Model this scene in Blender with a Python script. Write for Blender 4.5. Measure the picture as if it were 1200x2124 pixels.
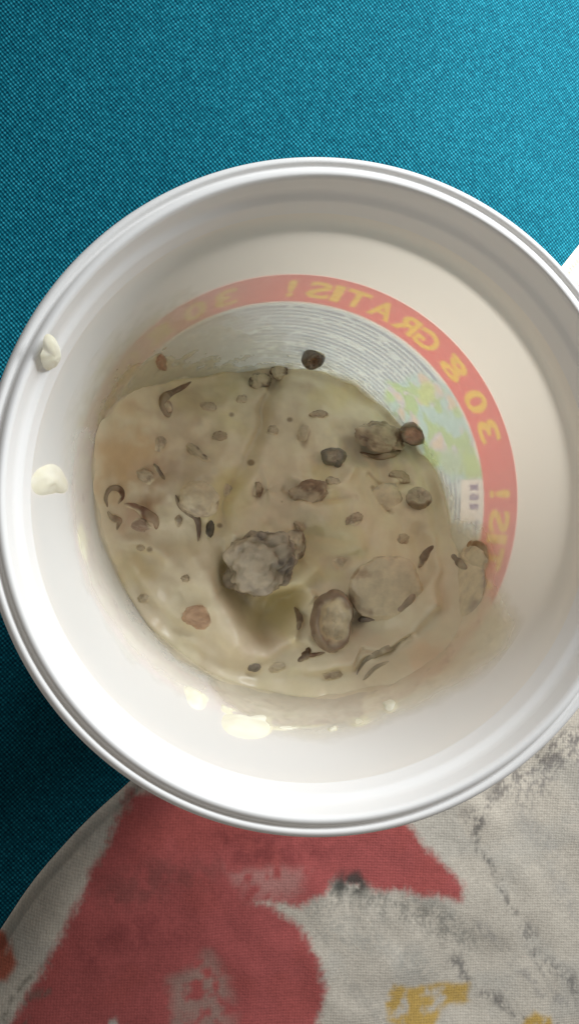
import bpy, math
import numpy as np
from mathutils import Matrix, Vector

# ------------------------------------------------------------------ clear
for o in list(bpy.data.objects):
    bpy.data.objects.remove(o)
sc = bpy.context.scene
col = sc.collection
S = 0.01                       # all modelling below is in centimetres

# ------------------------------------------------------------------ camera
H = 11.4                       # tub height (cm), tub stands on z = 0, axis = world z
FPX, CX, CY = 1605.0, 600.0, 1062.0
U = np.array([0.14509, -0.00401, 1.0]); U /= np.linalg.norm(U)      # world up seen by the camera
XW = np.array([1.0, 0, 0]) - U[0] * U; XW /= np.linalg.norm(XW)
YW = np.cross(U, XW)
R = np.stack([XW, YW, U])                                           # camera -> world
RIM_C = np.array([0.8444, 0.2502, -13.5036])
CAM = np.array([0, 0, H]) - R @ RIM_C

cd = bpy.data.cameras.new('camera')
cam = bpy.data.objects.new('camera', cd)
col.objects.link(cam)
cd.sensor_fit = 'HORIZONTAL'
cd.sensor_width = 36.0
cd.lens = 36.0 * FPX / 1200.0
cd.clip_start = 0.005
cd.clip_end = 50
M4 = Matrix(R.tolist()).to_4x4()
M4.translation = Vector((CAM * S).tolist())
cam.matrix_world = M4
sc.camera = cam

# ------------------------------------------------------------------ world, window light, exposure
w = bpy.data.worlds.new('World')
sc.world = w
w.use_nodes = True
bg = w.node_tree.nodes['Background']
bg.inputs[0].default_value = (1.0, 0.97, 0.93, 1)
bg.inputs[1].default_value = 0.14

ELEV, AZ, DIST = math.radians(32), math.radians(48), 60.0
ld = bpy.data.lights.new('window_light', 'AREA')
ld.shape = 'RECTANGLE'
ld.size, ld.size_y = 0.54, 0.11
ld.energy = 5.7
ld.color = (0.92, 0.965, 1.0)
lo = bpy.data.objects.new('window_light', ld)
col.objects.link(lo)
ldir = Vector((math.cos(ELEV) * math.cos(AZ), math.cos(ELEV) * math.sin(AZ), math.sin(ELEV)))
lo.location = Vector((0, 0, 0.06)) + ldir * DIST * S
lo.rotation_euler = ldir.to_track_quat('Z', 'Y').to_euler()

# added spot lamp, imitates window sunlight to brighten the sofa's edge beyond the tub
sd_ = bpy.data.lights.new('added_corner_spot', 'SPOT')
sd_.energy = 85.0
sd_.color = (1.0, 0.98, 0.94)
sd_.spot_size = math.radians(30)
sd_.spot_blend = 1.0
sd_.shadow_soft_size = 0.04
so_ = bpy.data.objects.new('added_corner_spot', sd_)
col.objects.link(so_)
spill_to = Vector((0.175, 0.185, 0.0))
so_.location = spill_to + Vector((0.42, 0.34, 0.40))
so_.rotation_euler = (so_.location - spill_to).to_track_quat('Z', 'Y').to_euler()

vs = sc.view_settings
vs.view_transform = 'Standard'
vs.look = 'None'
vs.exposure = 0.0
vs.gamma = 1.0
vs.use_curve_mapping = False
sc.cycles.use_denoising = True
sc.cycles.max_bounces = 10
sc.cycles.diffuse_bounces = 6
sc.cycles.transmission_bounces = 8
sc.cycles.transparent_max_bounces = 16

# ------------------------------------------------------------------ geometry helpers
def ray(px, py):
    px = np.asarray(px, float); py = np.asarray(py, float)
    d = np.stack([(px - CX) / FPX, -(py - CY) / FPX, -np.ones_like(px)], -1)
    return d @ R.T

def at_z(px, py, z):
    d = ray(px, py)
    t = (z - CAM[2]) / d[..., 2]
    return CAM + d * t[..., None] if np.ndim(t) else CAM + d * t

def project(P):
    q = (np.asarray(P) - CAM) @ R
    return CX + FPX * q[..., 0] / -q[..., 2], CY - FPX * q[..., 1] / -q[..., 2]

WR1, WD1, WSL = 5.36, 1.0, 0.134          # inner wall: radius at depth 1 cm below the rim and its taper
def wall_r(z):
    return WR1 - WSL * (H - z - WD1)

def at_wall(px, py, inset=0.0):
    """pixel -> point on the tub's inner wall"""
    d = ray(px, py)
    lo_, hi_ = (CAM[2] - H) / -d[2], (CAM[2] + 6.0) / -d[2]
    g = lambda t: (lambda P: math.hypot(P[0], P[1]) - (wall_r(P[2]) - inset))(CAM + d * t)
    for _ in range(60):
        m = 0.5 * (lo_ + hi_)
        if g(m) < 0: lo_ = m
        else: hi_ = m
    return CAM + d * hi_

_rng = np.random.RandomState(7)
_tab = _rng.rand(64, 64, 64)
def noise(x, y, z=0.0):
    x, y, z = np.broadcast_arrays(np.asarray(x, float), np.asarray(y, float), np.asarray(z, float))
    i, j, k = (np.floor(a).astype(int) for a in (x, y, z))
    f = [a - b for a, b in ((x, i), (y, j), (z, k))]
    f = [a * a * (3 - 2 * a) for a in f]
    r = 0
    for a in (0, 1):
        for b in (0, 1):
            for c in (0, 1):
                wgt = (f[0] if a else 1 - f[0]) * (f[1] if b else 1 - f[1]) * (f[2] if c else 1 - f[2])
                r = r + wgt * _tab[(i + a) & 63, (j + b) & 63, (k + c) & 63]
    return r * 2 - 1

def fbm(x, y, z=0.0, oct=4):
    s, a = 0, 1.0
    for o in range(oct):
        s = s + a * noise(np.asarray(x) * 2 ** o + 11.3 * o, np.asarray(y) * 2 ** o + 5.7 * o, np.asarray(z) * 2 ** o + 3.1 * o)
        a *= 0.5
    return s

def sstep(a, b, x):
    t = np.clip((x - a) / (b - a), 0, 1)
    return t * t * (3 - 2 * t)

def seg_dist(X, Y, pts):
    pts = np.asarray(pts, float)
    if len(pts) == 1:
        return np.hypot(X - pts[0, 0], Y - pts[0, 1])
    best = np.full(np.shape(X), 1e9)
    for (x0, y0), (x1, y1) in zip(pts[:-1, :2], pts[1:, :2]):
        dx, dy = x1 - x0, y1 - y0
        t = np.clip(((X - x0) * dx + (Y - y0) * dy) / (dx * dx + dy * dy + 1e-12), 0, 1)
        best = np.minimum(best, np.hypot(X - x0 - t * dx, Y - y0 - t * dy))
    return best

def poly_sdf(X, Y, poly):
    """signed distance to a closed polygon, negative inside"""
    poly = np.asarray(poly, float)
    d = seg_dist(X, Y, np.vstack([poly, poly[:1]]))
    inside = np.zeros(np.shape(X), bool)
    x0, y0 = poly[:, 0], poly[:, 1]
    x1, y1 = np.roll(x0, -1), np.roll(y0, -1)
    for a, b, c, e in zip(x0, y0, x1, y1):
        cond = ((b > Y) != (e > Y))
        xi = (c - a) * (Y - b) / (e - b + 1e-12) + a
        inside ^= cond & (X < xi)
    return np.where(inside, -d, d)

def smooth_path(pts, n):
    """Catmull-Rom through pts"""
    P = np.asarray(pts, float)
    if len(P) == 2:
        t = np.linspace(0, 1, n)[:, None]
        return P[0] * (1 - t) + P[1] * t
    Q = np.vstack([2 * P[0] - P[1], P, 2 * P[-1] - P[-2]])
    out = []
    for u in np.linspace(0, len(P) - 1 - 1e-9, n):
        i = int(u); t = u - i
        a, b, c, d = Q[i:i + 4]
        out.append(0.5 * (2 * b + (c - a) * t + (2 * a - 5 * b + 4 * c - d) * t * t + (3 * b - a - 3 * c + d) * t ** 3))
    return np.array(out)

def mesh_obj(name, V, F, mat, parent=None, smooth=True, colors=None, alpha=None):
    """F: (n,4) or (n,3) int array, or list of them"""
    V = np.asarray(V, float) * S
    Fs = F if isinstance(F, list) else [F]
    me = bpy.data.meshes.new(name)
    me.vertices.add(len(V))
    me.vertices.foreach_set('co', V.ravel())
    loops = np.concatenate([f.ravel() for f in Fs]).astype(np.int32)
    sizes = np.concatenate([np.full(len(f), f.shape[1]) for f in Fs]).astype(np.int32)
    me.loops.add(len(loops))
    me.loops.foreach_set('vertex_index', loops)
    me.polygons.add(len(sizes))
    me.polygons.foreach_set('loop_start', np.concatenate([[0], np.cumsum(sizes)[:-1]]).astype(np.int32))
    me.polygons.foreach_set('loop_total', sizes)
    me.polygons.foreach_set('use_smooth', np.full(len(sizes), smooth))
    me.update(calc_edges=True)
    me.validate()
    if colors is not None:
        a = me.color_attributes.new('tint', 'FLOAT_COLOR', 'POINT')
        c = np.ones((len(V), 4)); c[:, :3] = colors
        if alpha is not None: c[:, 3] = alpha
        a.data.foreach_set('color', c.ravel())
    if mat: me.materials.append(mat)
    o = bpy.data.objects.new(name, me)
    col.objects.link(o)
    if parent: o.parent = parent
    return o

def grid_faces(nu, nv, wrap=False):
    """index = u*nv+v ; wrap closes u"""
    u = np.arange(nu if wrap else nu - 1); v = np.arange(nv - 1)
    a, b = np.meshgrid(u, v, indexing='ij')
    a2 = (a + 1) % nu
    return np.stack([a * nv + b, a2 * nv + b, a2 * nv + b + 1, a * nv + b + 1], -1).reshape(-1, 4)

def lathe(name, prof, mat, parent=None, n=256):
    prof = np.asarray(prof, float)
    t = np.linspace(0, 2 * math.pi, n, endpoint=False)
    V = np.stack([np.cos(t)[:, None] * prof[:, 0], np.sin(t)[:, None] * prof[:, 0],
                  np.broadcast_to(prof[:, 1], (n, len(prof)))], -1).reshape(-1, 3)
    return mesh_obj(name, V, grid_faces(n, len(prof), True), mat, parent)

def tag(o, label=None, cat=None, group=None, kind=None):
    if label: o['label'] = label
    if cat: o['category'] = cat
    if group: o['group'] = group
    if kind: o['kind'] = kind
    return o

# ------------------------------------------------------------------ materials
def new_mat(name):
    m = bpy.data.materials.new(name)
    m.use_nodes = True
    nt = m.node_tree
    for n in list(nt.nodes): nt.nodes.remove(n)
    out = nt.nodes.new('ShaderNodeOutputMaterial')
    return m, nt, out

class NT:
    def __init__(s, nt): s.nt = nt
    def n(s, typ, inputs=None, **props):
        nd = s.nt.nodes.new(typ)
        for k, v in props.items(): setattr(nd, k, v)
        for k, v in (inputs or {}).items():
            if isinstance(v, bpy.types.NodeSocket): s.nt.links.new(v, nd.inputs[k])
            else: nd.inputs[k].default_value = v
        return nd
    def math(s, op, a, b=0.0):
        return s.n('ShaderNodeMath', {0: a, 1: b}, operation=op).outputs[0]
    def mix(s, fac, a, b, blend='MIX'):
        nd = s.n('ShaderNodeMix', {0: fac, 6: a, 7: b}, data_type='RGBA', blend_type=blend)
        return nd.outputs[2]
    def noise(s, vec, scale, detail=3, rough=0.5):
        return s.n('ShaderNodeTexNoise', {'Vector': vec, 'Scale': scale, 'Detail': detail, 'Roughness': rough}).outputs[0]
    def link(s, a, b): s.nt.links.new(a, b)

def plastic(name, base, trans, tcol, rough=0.36):
    m, nt, out = new_mat(name); k = NT(nt)
    tc = k.n('ShaderNodeTexCoord').outputs['Object']
    nz = k.noise(tc, 60, 4)
    bump = k.n('ShaderNodeBump', {'Strength': 0.04, 'Distance': 0.001, 'Height': nz}).outputs[0]
    rr = k.n('ShaderNodeMapRange', {0: k.noise(tc, 35, 5), 1: 0.3, 2: 0.7, 3: rough - 0.06, 4: rough + 0.10}).outputs[0]
    bc = k.mix(k.n('ShaderNodeMapRange', {0: k.noise(tc, 28, 3), 1: 0.35, 2: 0.75, 3: 0.0, 4: 0.35}).outputs[0],
               (*base, 1), (base[0] * 0.965, base[1] * 0.955, base[2] * 0.93, 1))
    p = k.n('ShaderNodeBsdfPrincipled', {'Base Color': bc, 'Roughness': rr, 'Normal': bump, 'Specular IOR Level': 0.22})
    if trans > 0:
        t = k.n('ShaderNodeBsdfTranslucent', {'Color': (*tcol, 1)})
        mx = k.n('ShaderNodeMixShader', {0: trans, 1: p.outputs[0], 2: t.outputs[0]})
        k.link(mx.outputs[0], out.inputs[0])
    else:
        k.link(p.outputs[0], out.inputs[0])
    return m

mat_rim = plastic('white_plastic_rim', (0.91, 0.90, 0.885), 0.16, (0.97, 0.90, 0.82), 0.55)
mat_wall = plastic('white_plastic_wall', (0.93, 0.91, 0.87), 0.30, (0.97, 0.85, 0.70), 0.40)

def mat_label():
    m, nt, out = new_mat('printed_label'); k = NT(nt)
    c = k.n('ShaderNodeVertexColor', layer_name='tint').outputs[0]
    d = k.n('ShaderNodeBsdfPrincipled', {'Base Color': c, 'Roughness': 0.35})
    t = k.n('ShaderNodeBsdfTranslucent', {'Color': c})
    mx = k.n('ShaderNodeMixShader', {0: 0.75, 1: d.outputs[0], 2: t.outputs[0]})
    k.link(mx.outputs[0], out.inputs[0])
    return m

def mat_sauce(name, film=False):
    m, nt, out = new_mat(name); k = NT(nt)
    vc = k.n('ShaderNodeVertexColor', layer_name='tint')
    tc = k.n('ShaderNodeTexCoord').outputs['Object']
    n1 = k.noise(tc, 160, 5, 0.6)
    n2 = k.noise(tc, 700, 3, 0.6)
    c = k.mix(k.n('ShaderNodeMapRange', {0: n1, 1: 0.35, 2: 0.7, 3: 0.0, 4: 1.0}).outputs[0], (0.95, 0.94, 0.92, 1), (1.04, 1.04, 1.03, 1))
    c = k.mix(1.0, vc.outputs[0], c, 'MULTIPLY')
    hgt = k.math('ADD', k.math('MULTIPLY', n1, 0.7), k.math('MULTIPLY', n2, 0.3))
    bump = k.n('ShaderNodeBump', {'Strength': 0.14, 'Distance': 0.0006, 'Height': hgt}).outputs[0]
    p = k.n('ShaderNodeBsdfPrincipled', {'Base Color': c, 'Roughness': 0.36, 'Normal': bump, 'Specular IOR Level': 0.5,
                                         'Coat Weight': 0.22, 'Coat Roughness': 0.2})
    if film:
        tl = k.n('ShaderNodeBsdfTranslucent', {'Color': c})
        a = k.n('ShaderNodeMixShader', {0: 0.15, 1: p.outputs[0], 2: tl.outputs[0]})
        tr = k.n('ShaderNodeBsdfTransparent', {'Color': (1, 1, 1, 1)})
        mx = k.n('ShaderNodeMixShader', {0: vc.outputs[1], 1: tr.outputs[0], 2: a.outputs[0]})
        k.link(mx.outputs[0], out.inputs[0])
    else:
        k.link(p.outputs[0], out.inputs[0])
    return m

def mat_mushroom():
    m, nt, out = new_mat('mushroom_flesh'); k = NT(nt)
    vc = k.n('ShaderNodeVertexColor', layer_name='tint')
    tc = k.n('ShaderNodeTexCoord').outputs['Object']
    n1 = k.noise(tc, 420, 5, 0.65)
    n2 = k.noise(tc, 130, 3, 0.5)
    f = k.n('ShaderNodeMapRange', {0: n1, 1: 0.3, 2: 0.7, 3: 0.88, 4: 1.09}).outputs[0]
    f2 = k.n('ShaderNodeMapRange', {0: n2, 1: 0.3, 2: 0.7, 3: 0.88, 4: 1.1}).outputs[0]
    c = k.n('ShaderNodeVectorMath', {0: vc.outputs[0], 1: k.n('ShaderNodeCombineXYZ', {0: k.math('MULTIPLY', f, f2), 1: k.math('MULTIPLY', f, f2), 2: k.math('MULTIPLY', f, f2)}).outputs[0]}, operation='MULTIPLY').outputs[0]
    bump = k.n('ShaderNodeBump', {'Strength': 0.2, 'Distance': 0.0005, 'Height': n1}).outputs[0]
    p = k.n('ShaderNodeBsdfPrincipled', {'Base Color': c, 'Roughness': 0.34, 'Normal': bump, 'Specular IOR Level': 0.5, 'Coat Weight': 0.3, 'Coat Roughness': 0.18})
    k.link(p.outputs[0], out.inputs[0])
    return m

def mat_sofa():
    m, nt, out = new_mat('teal_upholstery'); k = NT(nt)
    tc = k.n('ShaderNodeTexCoord').outputs['Object']
    mp = k.n('ShaderNodeMapping', {'Vector': tc, 'Rotation': (0, 0, math.radians(4))}).outputs[0]
    wob = k.n('ShaderNodeTexNoise', {'Vector': mp, 'Scale': 90.0, 'Detail': 2.0}).outputs[1]
    wv = k.n('ShaderNodeVectorMath', {0: wob, 1: (0.5, 0.5, 0.5)}, operation='SUBTRACT').outputs[0]
    wv = k.n('ShaderNodeVectorMath', {0: wv, 3: 0.0009}, operation='SCALE').outputs[0]
    v = k.n('ShaderNodeVectorMath', {0: mp, 1: wv}, operation='ADD').outputs[0]
    sx = k.n('ShaderNodeSeparateXYZ', {0: v})
    CELL = 0.00072
    gx = k.math('DIVIDE', sx.outputs[0], CELL); gy = k.math('DIVIDE', sx.outputs[1], CELL)
    s = k.math('MULTIPLY', k.math('SINE', k.math('MULTIPLY', gx, math.pi)), k.math('SINE', k.math('MULTIPLY', gy, math.pi)))
    cell = k.n('ShaderNodeCombineXYZ', {0: k.math('FLOOR', gx), 1: k.math('FLOOR', gy), 2: 0.0}).outputs[0]
    wn = k.n('ShaderNodeTexWhiteNoise', {'Vector': cell}, noise_dimensions='3D').outputs[0]
    big = k.noise(tc, 9, 4, 0.6)
    fine = k.noise(tc, 260, 3, 0.6)
    val = k.math('ADD', k.math('MULTIPLY', s, 0.42), k.math('MULTIPLY', k.math('SUBTRACT', wn, 0.5), 0.30))
    val = k.math('ADD', val, k.math('MULTIPLY', k.math('SUBTRACT', fine, 0.5), 0.22))
    val = k.math('ADD', val, k.math('MULTIPLY', k.math('SUBTRACT', big, 0.5), 0.35))
    f = k.n('ShaderNodeMapRange', {0: val, 1: -0.5, 2: 0.62, 3: 0.0, 4: 1.0}).outputs[0]
    ramp = k.n('ShaderNodeValToRGB', {0: f})
    cr = ramp.color_ramp
    cr.elements[0].position = 0.0; cr.elements[0].color = (0.0002, 0.018, 0.038, 1)
    cr.elements[1].position = 1.0; cr.elements[1].color = (0.020, 0.205, 0.275, 1)
    e = cr.elements.new(0.5); e.color = (0.001, 0.074, 0.108, 1)
    bump = k.n('ShaderNodeBump', {'Strength': 0.6, 'Distance': 0.0006, 'Height': val}).outputs[0]
    p = k.n('ShaderNodeBsdfPrincipled', {'Base Color': ramp.outputs[0], 'Roughness': 0.75, 'Normal': bump, 'Specular IOR Level': 0.04,
                                         'Sheen Weight': 0.12, 'Sheen Roughness': 0.4, 'Sheen Tint': (0.05, 0.75, 1.0, 1)})
    k.link(p.outputs[0], out.inputs[0])
    return m

def mat_blanket():
    m, nt, out = new_mat('printed_cotton'); k = NT(nt)
    c = k.n('ShaderNodeVertexColor', layer_name='tint').outputs[0]
    tc = k.n('ShaderNodeTexCoord').outputs['Object']
    g = k.noise(tc, 900, 3, 0.7)
    g2 = k.noise(tc, 330, 4, 0.65)
    f = k.math('ADD', k.math('MULTIPLY', g, 0.6), k.math('MULTIPLY', g2, 0.4))
    sx = k.n('ShaderNodeSeparateXYZ', {0: k.n('ShaderNodeMapping', {'Vector': tc, 'Rotation': (0, 0, 0.85)}).outputs[0]})
    weave = k.math('MULTIPLY', k.math('SINE', k.math('MULTIPLY', sx.outputs[0], math.pi / 0.00062)), k.math('SINE', k.math('MULTIPLY', sx.outputs[1], math.pi / 0.00062)))
    weave = k.math('MULTIPLY', weave, 0.09)
    f_ = k.math('ADD', f, k.math('MULTIPLY', weave, 0.8))
    fm = k.n('ShaderNodeMapRange', {0: f_, 1: 0.3, 2: 0.7, 3: 0.80, 4: 1.14}).outputs[0]
    cc = k.n('ShaderNodeVectorMath', {0: c, 1: k.n('ShaderNodeCombineXYZ', {0: fm, 1: fm, 2: fm}).outputs[0]}, operation='MULTIPLY').outputs[0]
    bump = k.n('ShaderNodeBump', {'Strength': 0.45, 'Distance': 0.0006, 'Height': k.math('ADD', f, weave)}).outputs[0]
    p = k.n('ShaderNodeBsdfPrincipled', {'Base Color': cc, 'Roughness': 0.9, 'Normal': bump, 'Specular IOR Level': 0.1, 'Sheen Weight': 0.08})
    k.link(p.outputs[0], out.inputs[0])
    return m

MAT_SAUCE = mat_sauce('mushroom_cream_sauce')
MAT_FILM = mat_sauce('sauce_film', True)
MAT_MUSH = mat_mushroom()

# ================================================================== SETTING
# ---- sofa seat: gently uneven, its rounded edge falls away towards the window
def sofa_z(x, y):
    q = 0.95 * x + 0.30 * y
    e = np.maximum(q - 7.0, 0)
    roll = -(np.sqrt(e * e + 36.0) - 6.0) * 0.38
    return roll - 0.02 + 0.10 * fbm(x / 9.0, y / 9.0, 2.0, 2) * sstep(5, 9, np.hypot(x, y))

n = 300
gx, gy = np.meshgrid(np.linspace(-40, 50, n), np.linspace(-40, 55, n), indexing='ij')
V = np.stack([gx, gy, sofa_z(gx, gy)], -1).reshape(-1, 3)
sofa = mesh_obj('sofa_seat', V, grid_faces(n, n), mat_sofa())
tag(sofa, 'teal woven sofa seat beneath the white tub', 'sofa')

# ---- printed blanket: folded edge runs diagonally under the tub
E0 = at_z(-20, 1935, 0.8)[:2]; E1 = at_z(1182, 560, 0.8)[:2]
EU = (E1 - E0) / np.linalg.norm(E1 - E0)
EN = np.array([EU[1], -EU[0]])                     # into the blanket (down-right)
EM = (E0 + E1) / 2
nu, nv = 700, 330
uu = np.linspace(-24, 24, nu)
vv = np.concatenate([np.linspace(0, 1, 26)[:-1] ** 1.3 * 1.1, np.linspace(1.1, 20, nv - 25)])
ug, vg = np.meshgrid(uu, vv, indexing='ij')
bow = 0.27 * (1 - np.cos((ug + 10.5) * 0.6)) * np.exp(-((ug + 10.5) / 9) ** 2) + 0.12 * fbm(ug * 0.25, 3.3, 1.0, 2)
bx = EM[0] + EU[0] * ug + EN[0] * (vg + bow)
by = EM[1] + EU[1] * ug + EN[1] * (vg + bow)
rr_ = np.hypot(bx, by)
press = sstep(4.2, 6.6, rr_)                       # pressed flat under the tub
thick = 0.85 * (1 - np.exp(-(vg / 0.75) ** 1.0)) + 0.12 * np.exp(-((vg - 1.0) / 0.6) ** 2)
wr = 0.16 * fbm(bx * 0.33 + 3, by * 0.33, 7.0, 3)
wr = wr + 0.22 * np.exp(-((vg - 5.5 - 0.25 * ug) / 0.8) ** 2) * sstep(-12, -4, ug) * 0.6
bz = sofa_z(bx, by) + 0.02 + np.minimum(vg * 3, 1) * (0.04 + press * (thick + wr * sstep(0, 1.2, vg)))
bz = np.where(rr_ < 4.1, np.minimum(bz, -0.005), bz)
# print, laid out in centimetres on the flat cloth
ppx, ppy = project(np.stack([bx, by, np.full_like(bx, 0.95)], -1))
wx = ppx + 16 * fbm(bx * 1.1, by * 1.1, 1.0, 3); wy = ppy + 16 * fbm(bx * 1.1, by * 1.1, 9.0, 3)
fx_ = ppx + 5 * fbm(bx * 2, by * 2, 4.0, 3); fy_ = ppy + 5 * fbm(bx * 2, by * 2, 6.0, 3)
g1 = fbm(bx * 0.9, by * 0.9, 3.0, 4); g2 = fbm(bx * 3.2, by * 3.2, 5.0, 4); g3 = noise(bx * 11, by * 11, 2.0)
C = np.empty(bx.shape + (3,)); C[:] = (0.60, 0.54, 0.45)
def lay(c, a):
    a = np.clip(a, 0, 1)[..., None]
    C[:] = C * (1 - a) + np.array(c) * a
lay((0.50, 0.47, 0.41), 0.5 * sstep(0.0, 0.7, g1))
def band(pts, wdt, c, a, rough=0.6, lim=None):
    d = seg_dist(wx, wy, pts)
    lay(c, a * 0.85 * sstep(wdt * 1.1, wdt * 0.1, d) * sstep(-rough, 0.5, 0.5 * g2 + 0.55 * g3 + 0.5 * noise(bx * 23, by * 23, 1.0)))
# pencil-like grey shading on the white flower
band([(660, 1850), (780, 1880), (900, 1900), (960, 1960)], 48, (0.22, 0.21, 0.18), 0.75, 0.35)
band([(640, 1900), (760, 1950), (880, 2010)], 45, (0.36, 0.35, 0.31), 0.55, 0.5)
band([(985, 1690), (1000, 1760), (1030, 1830), (1060, 1880)], 15, (0.10, 0.095, 0.09), 0.8, 0.5)
band([(985, 1700), (1040, 1640), (1120, 1580), (1210, 1510)], 34, (0.17, 0.15, 0.14), 0.85, 0.3)
band([(1090, 1650), (1160, 1590), (1215, 1540)], 40, (0.22, 0.20, 0.19), 0.8, 0.15)
band([(940, 2000), (1010, 2060), (1090, 2105), (1160, 2150)], 17, (0.15, 0.14, 0.13), 0.85, 0.4)
band([(1085, 1925), (1120, 1985), (1190, 2050), (1260, 2100)], 26, (0.17, 0.16, 0.15), 0.8, 0.35)
band([(1000, 1940), (1080, 2020), (1170, 2080)], 22, (0.30, 0.28, 0.26), 0.6, 0.4)
band([(700, 2020), (760, 2080), (790, 2140)], 22, (0.34, 0.32, 0.28), 0.5, 0.4)
band([(1080, 1700), (1150, 1780), (1180, 1880)], 30, (0.38, 0.36, 0.33), 0.5, 0.5)
# red petals
RED = [(258, 1660), (400, 1640), (600, 1660), (838, 1700), (880, 1752), (925, 1790), (957, 1832), (950, 1868), (880, 1856), (800, 1852),
       (742, 1838), (700, 1832), (668, 1862), (620, 1882), (560, 1876), (530, 1868), (575, 1892), (625, 1935), (660, 1990), (676, 2050),
       (664, 2110), (640, 2200), (300, 2300), (0, 2260), (30, 2110), (90, 2010), (140, 1915), (190, 1810), (235, 1720)]
sd = poly_sdf(fx_, fy_, RED)
red_a = sstep(12, -12, sd + 6 * g3)
rc = np.empty_like(C); rc[:] = (0.43, 0.105, 0.098)
t = sstep(-0.2, 0.7, g1)[..., None]
rc = rc * (1 - t) + np.array((0.42, 0.10, 0.090)) * t
C[:] = C * (1 - red_a[..., None]) + rc * red_a[..., None]
def inred(poly, c, a, soft=14):
    s_ = poly_sdf(wx, wy, poly)
    lay(c, a * red_a * sstep(soft, -soft, s_) * sstep(-0.9, 0.3, g2))
inred([(470, 1800), (560, 1790), (640, 1810), (620, 1850), (560, 1880), (500, 1850)], (0.50, 0.26, 0.23), 0.75, 22)
inred([(350, 2030), (420, 1990), (470, 2030), (465, 2200), (350, 2200)], (0.36, 0.27, 0.22), 0.75, 24)
inred([(225, 2140), (243, 2090), (270, 2140), (260, 2200), (230, 2200)], (0.55, 0.50, 0.44), 0.95, 8)
inred([(430, 1720), (560, 1730), (700, 1770), (640, 1790), (480, 1770)], (0.20, 0.045, 0.045), 0.6, 26)
inred([(200, 1830), (330, 1780), (480, 1800), (400, 1840), (250, 1890)], (0.24, 0.085, 0.075), 0.55, 30)
inred([(150, 1950), (300, 1900), (420, 1930), (300, 1960), (170, 2010)], (0.26, 0.06, 0.06), 0.5, 24)
def spot(poly, c, a, soft=8):
    s_ = poly_sdf(fx_, fy_, poly)
    lay(c, a * sstep(soft, -soft, s_) * sstep(-1.1, 0.0, g2))
spot([(690, 1838), (715, 1812), (745, 1815), (768, 1845), (745, 1862), (700, 1866)], (0.06, 0.062, 0.055), 0.9, 12)
spot([(795, 2075), (815, 2045), (870, 2050), (930, 2042), (975, 2052), (980, 2085), (920, 2098), (900, 2140), (850, 2150), (805, 2120)], (0.56, 0.36, 0.09), 0.95, 7)
spot([(1080, 2120), (1105, 2096), (1140, 2106), (1160, 2150), (1090, 2170)], (0.56, 0.36, 0.09), 0.95, 7)
spot([(-60, 1950), (12, 1970), (32, 2000), (10, 2040), (-60, 2050)], (0.48, 0.10, 0.05), 0.9, 9)
spot([(1188, 575), (1230, 560), (1260, 620), (1200, 612)], (0.55, 0.20, 0.22), 0.8, 8)
band([(-10, 2100), (60, 2040), (110, 2000)], 11, (0.17, 0.15, 0.12), 0.8, 0.6)
band([(-10, 2160), (50, 2100), (90, 2060)], 11, (0.17, 0.15, 0.12), 0.7, 0.6)
band([(200, 1790), (250, 1700), (290, 1650)], 16, (0.30, 0.28, 0.22), 0.5, 0.5)
V = np.stack([bx, by, bz], -1).reshape(-1, 3)
blanket = mesh_obj('blanket', V, grid_faces(nu, nv)[:, ::-1], mat_blanket(), colors=C.reshape(-1, 3))
tag(blanket, 'off-white blanket printed with red petals and ochre blotches, tucked under the tub', 'blanket')

# ================================================================== TUB
tub = bpy.data.objects.new('plastic_tub', None)
col.objects.link(tub)
tag(tub, 'open round white plastic tub holding the mushroom salad', 'tub')

def rnd(pts, rad=0.05, k=4):
    """round the inner corners of a profile"""
    P = [np.array(p, float) for p in pts]
    out = [P[0]]
    for a, b, c in zip(P[:-2], P[1:-1], P[2:]):
        la, lc = np.linalg.norm(a - b), np.linalg.norm(c - b)
        r_ = min(rad, 0.45 * la, 0.45 * lc)
        p0, p1 = b + (a - b) / la * r_, b + (c - b) / lc * r_
        for t in np.linspace(0, 1, k):
            out.append((1 - t) ** 2 * p0 + 2 * t * (1 - t) * b + t * t * p1)
    out.append(P[-1])
    return np.array(out)

rimp = [(5.50, H - 1.45), (5.86, H - 1.40), (5.97, H - 1.25), (6.00, H - 0.16), (5.95, H - 0.06), (5.865, H - 0.03), (5.81, H - 0.085), (5.77, H - 0.08),
        (5.72, H - 0.01), (5.63, H + 0.01), (5.575, H - 0.06), (5.545, H - 0.40), (5.515, H - 0.50),
        (5.41, H - 0.62), (wall_r(H - 0.82) + 0.005, H - 0.80), (wall_r(H - 1.05), H - 1.05)]
rim = lathe('rim', rnd(rimp, 0.05, 4), mat_rim, tub, 320)
zt = np.linspace(H - 1.05, 0.55, 60)
wallp = [(wall_r(z), z) for z in zt] + [(wall_r(0.3) - 0.08, 0.22), (wall_r(0.2) - 0.30, 0.06), (wall_r(0.2) - 0.7, 0.03), (0.8, 0.03), (0.01, 0.03)]
wall = lathe('wall', wallp, mat_wall, tub, 320)

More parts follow.
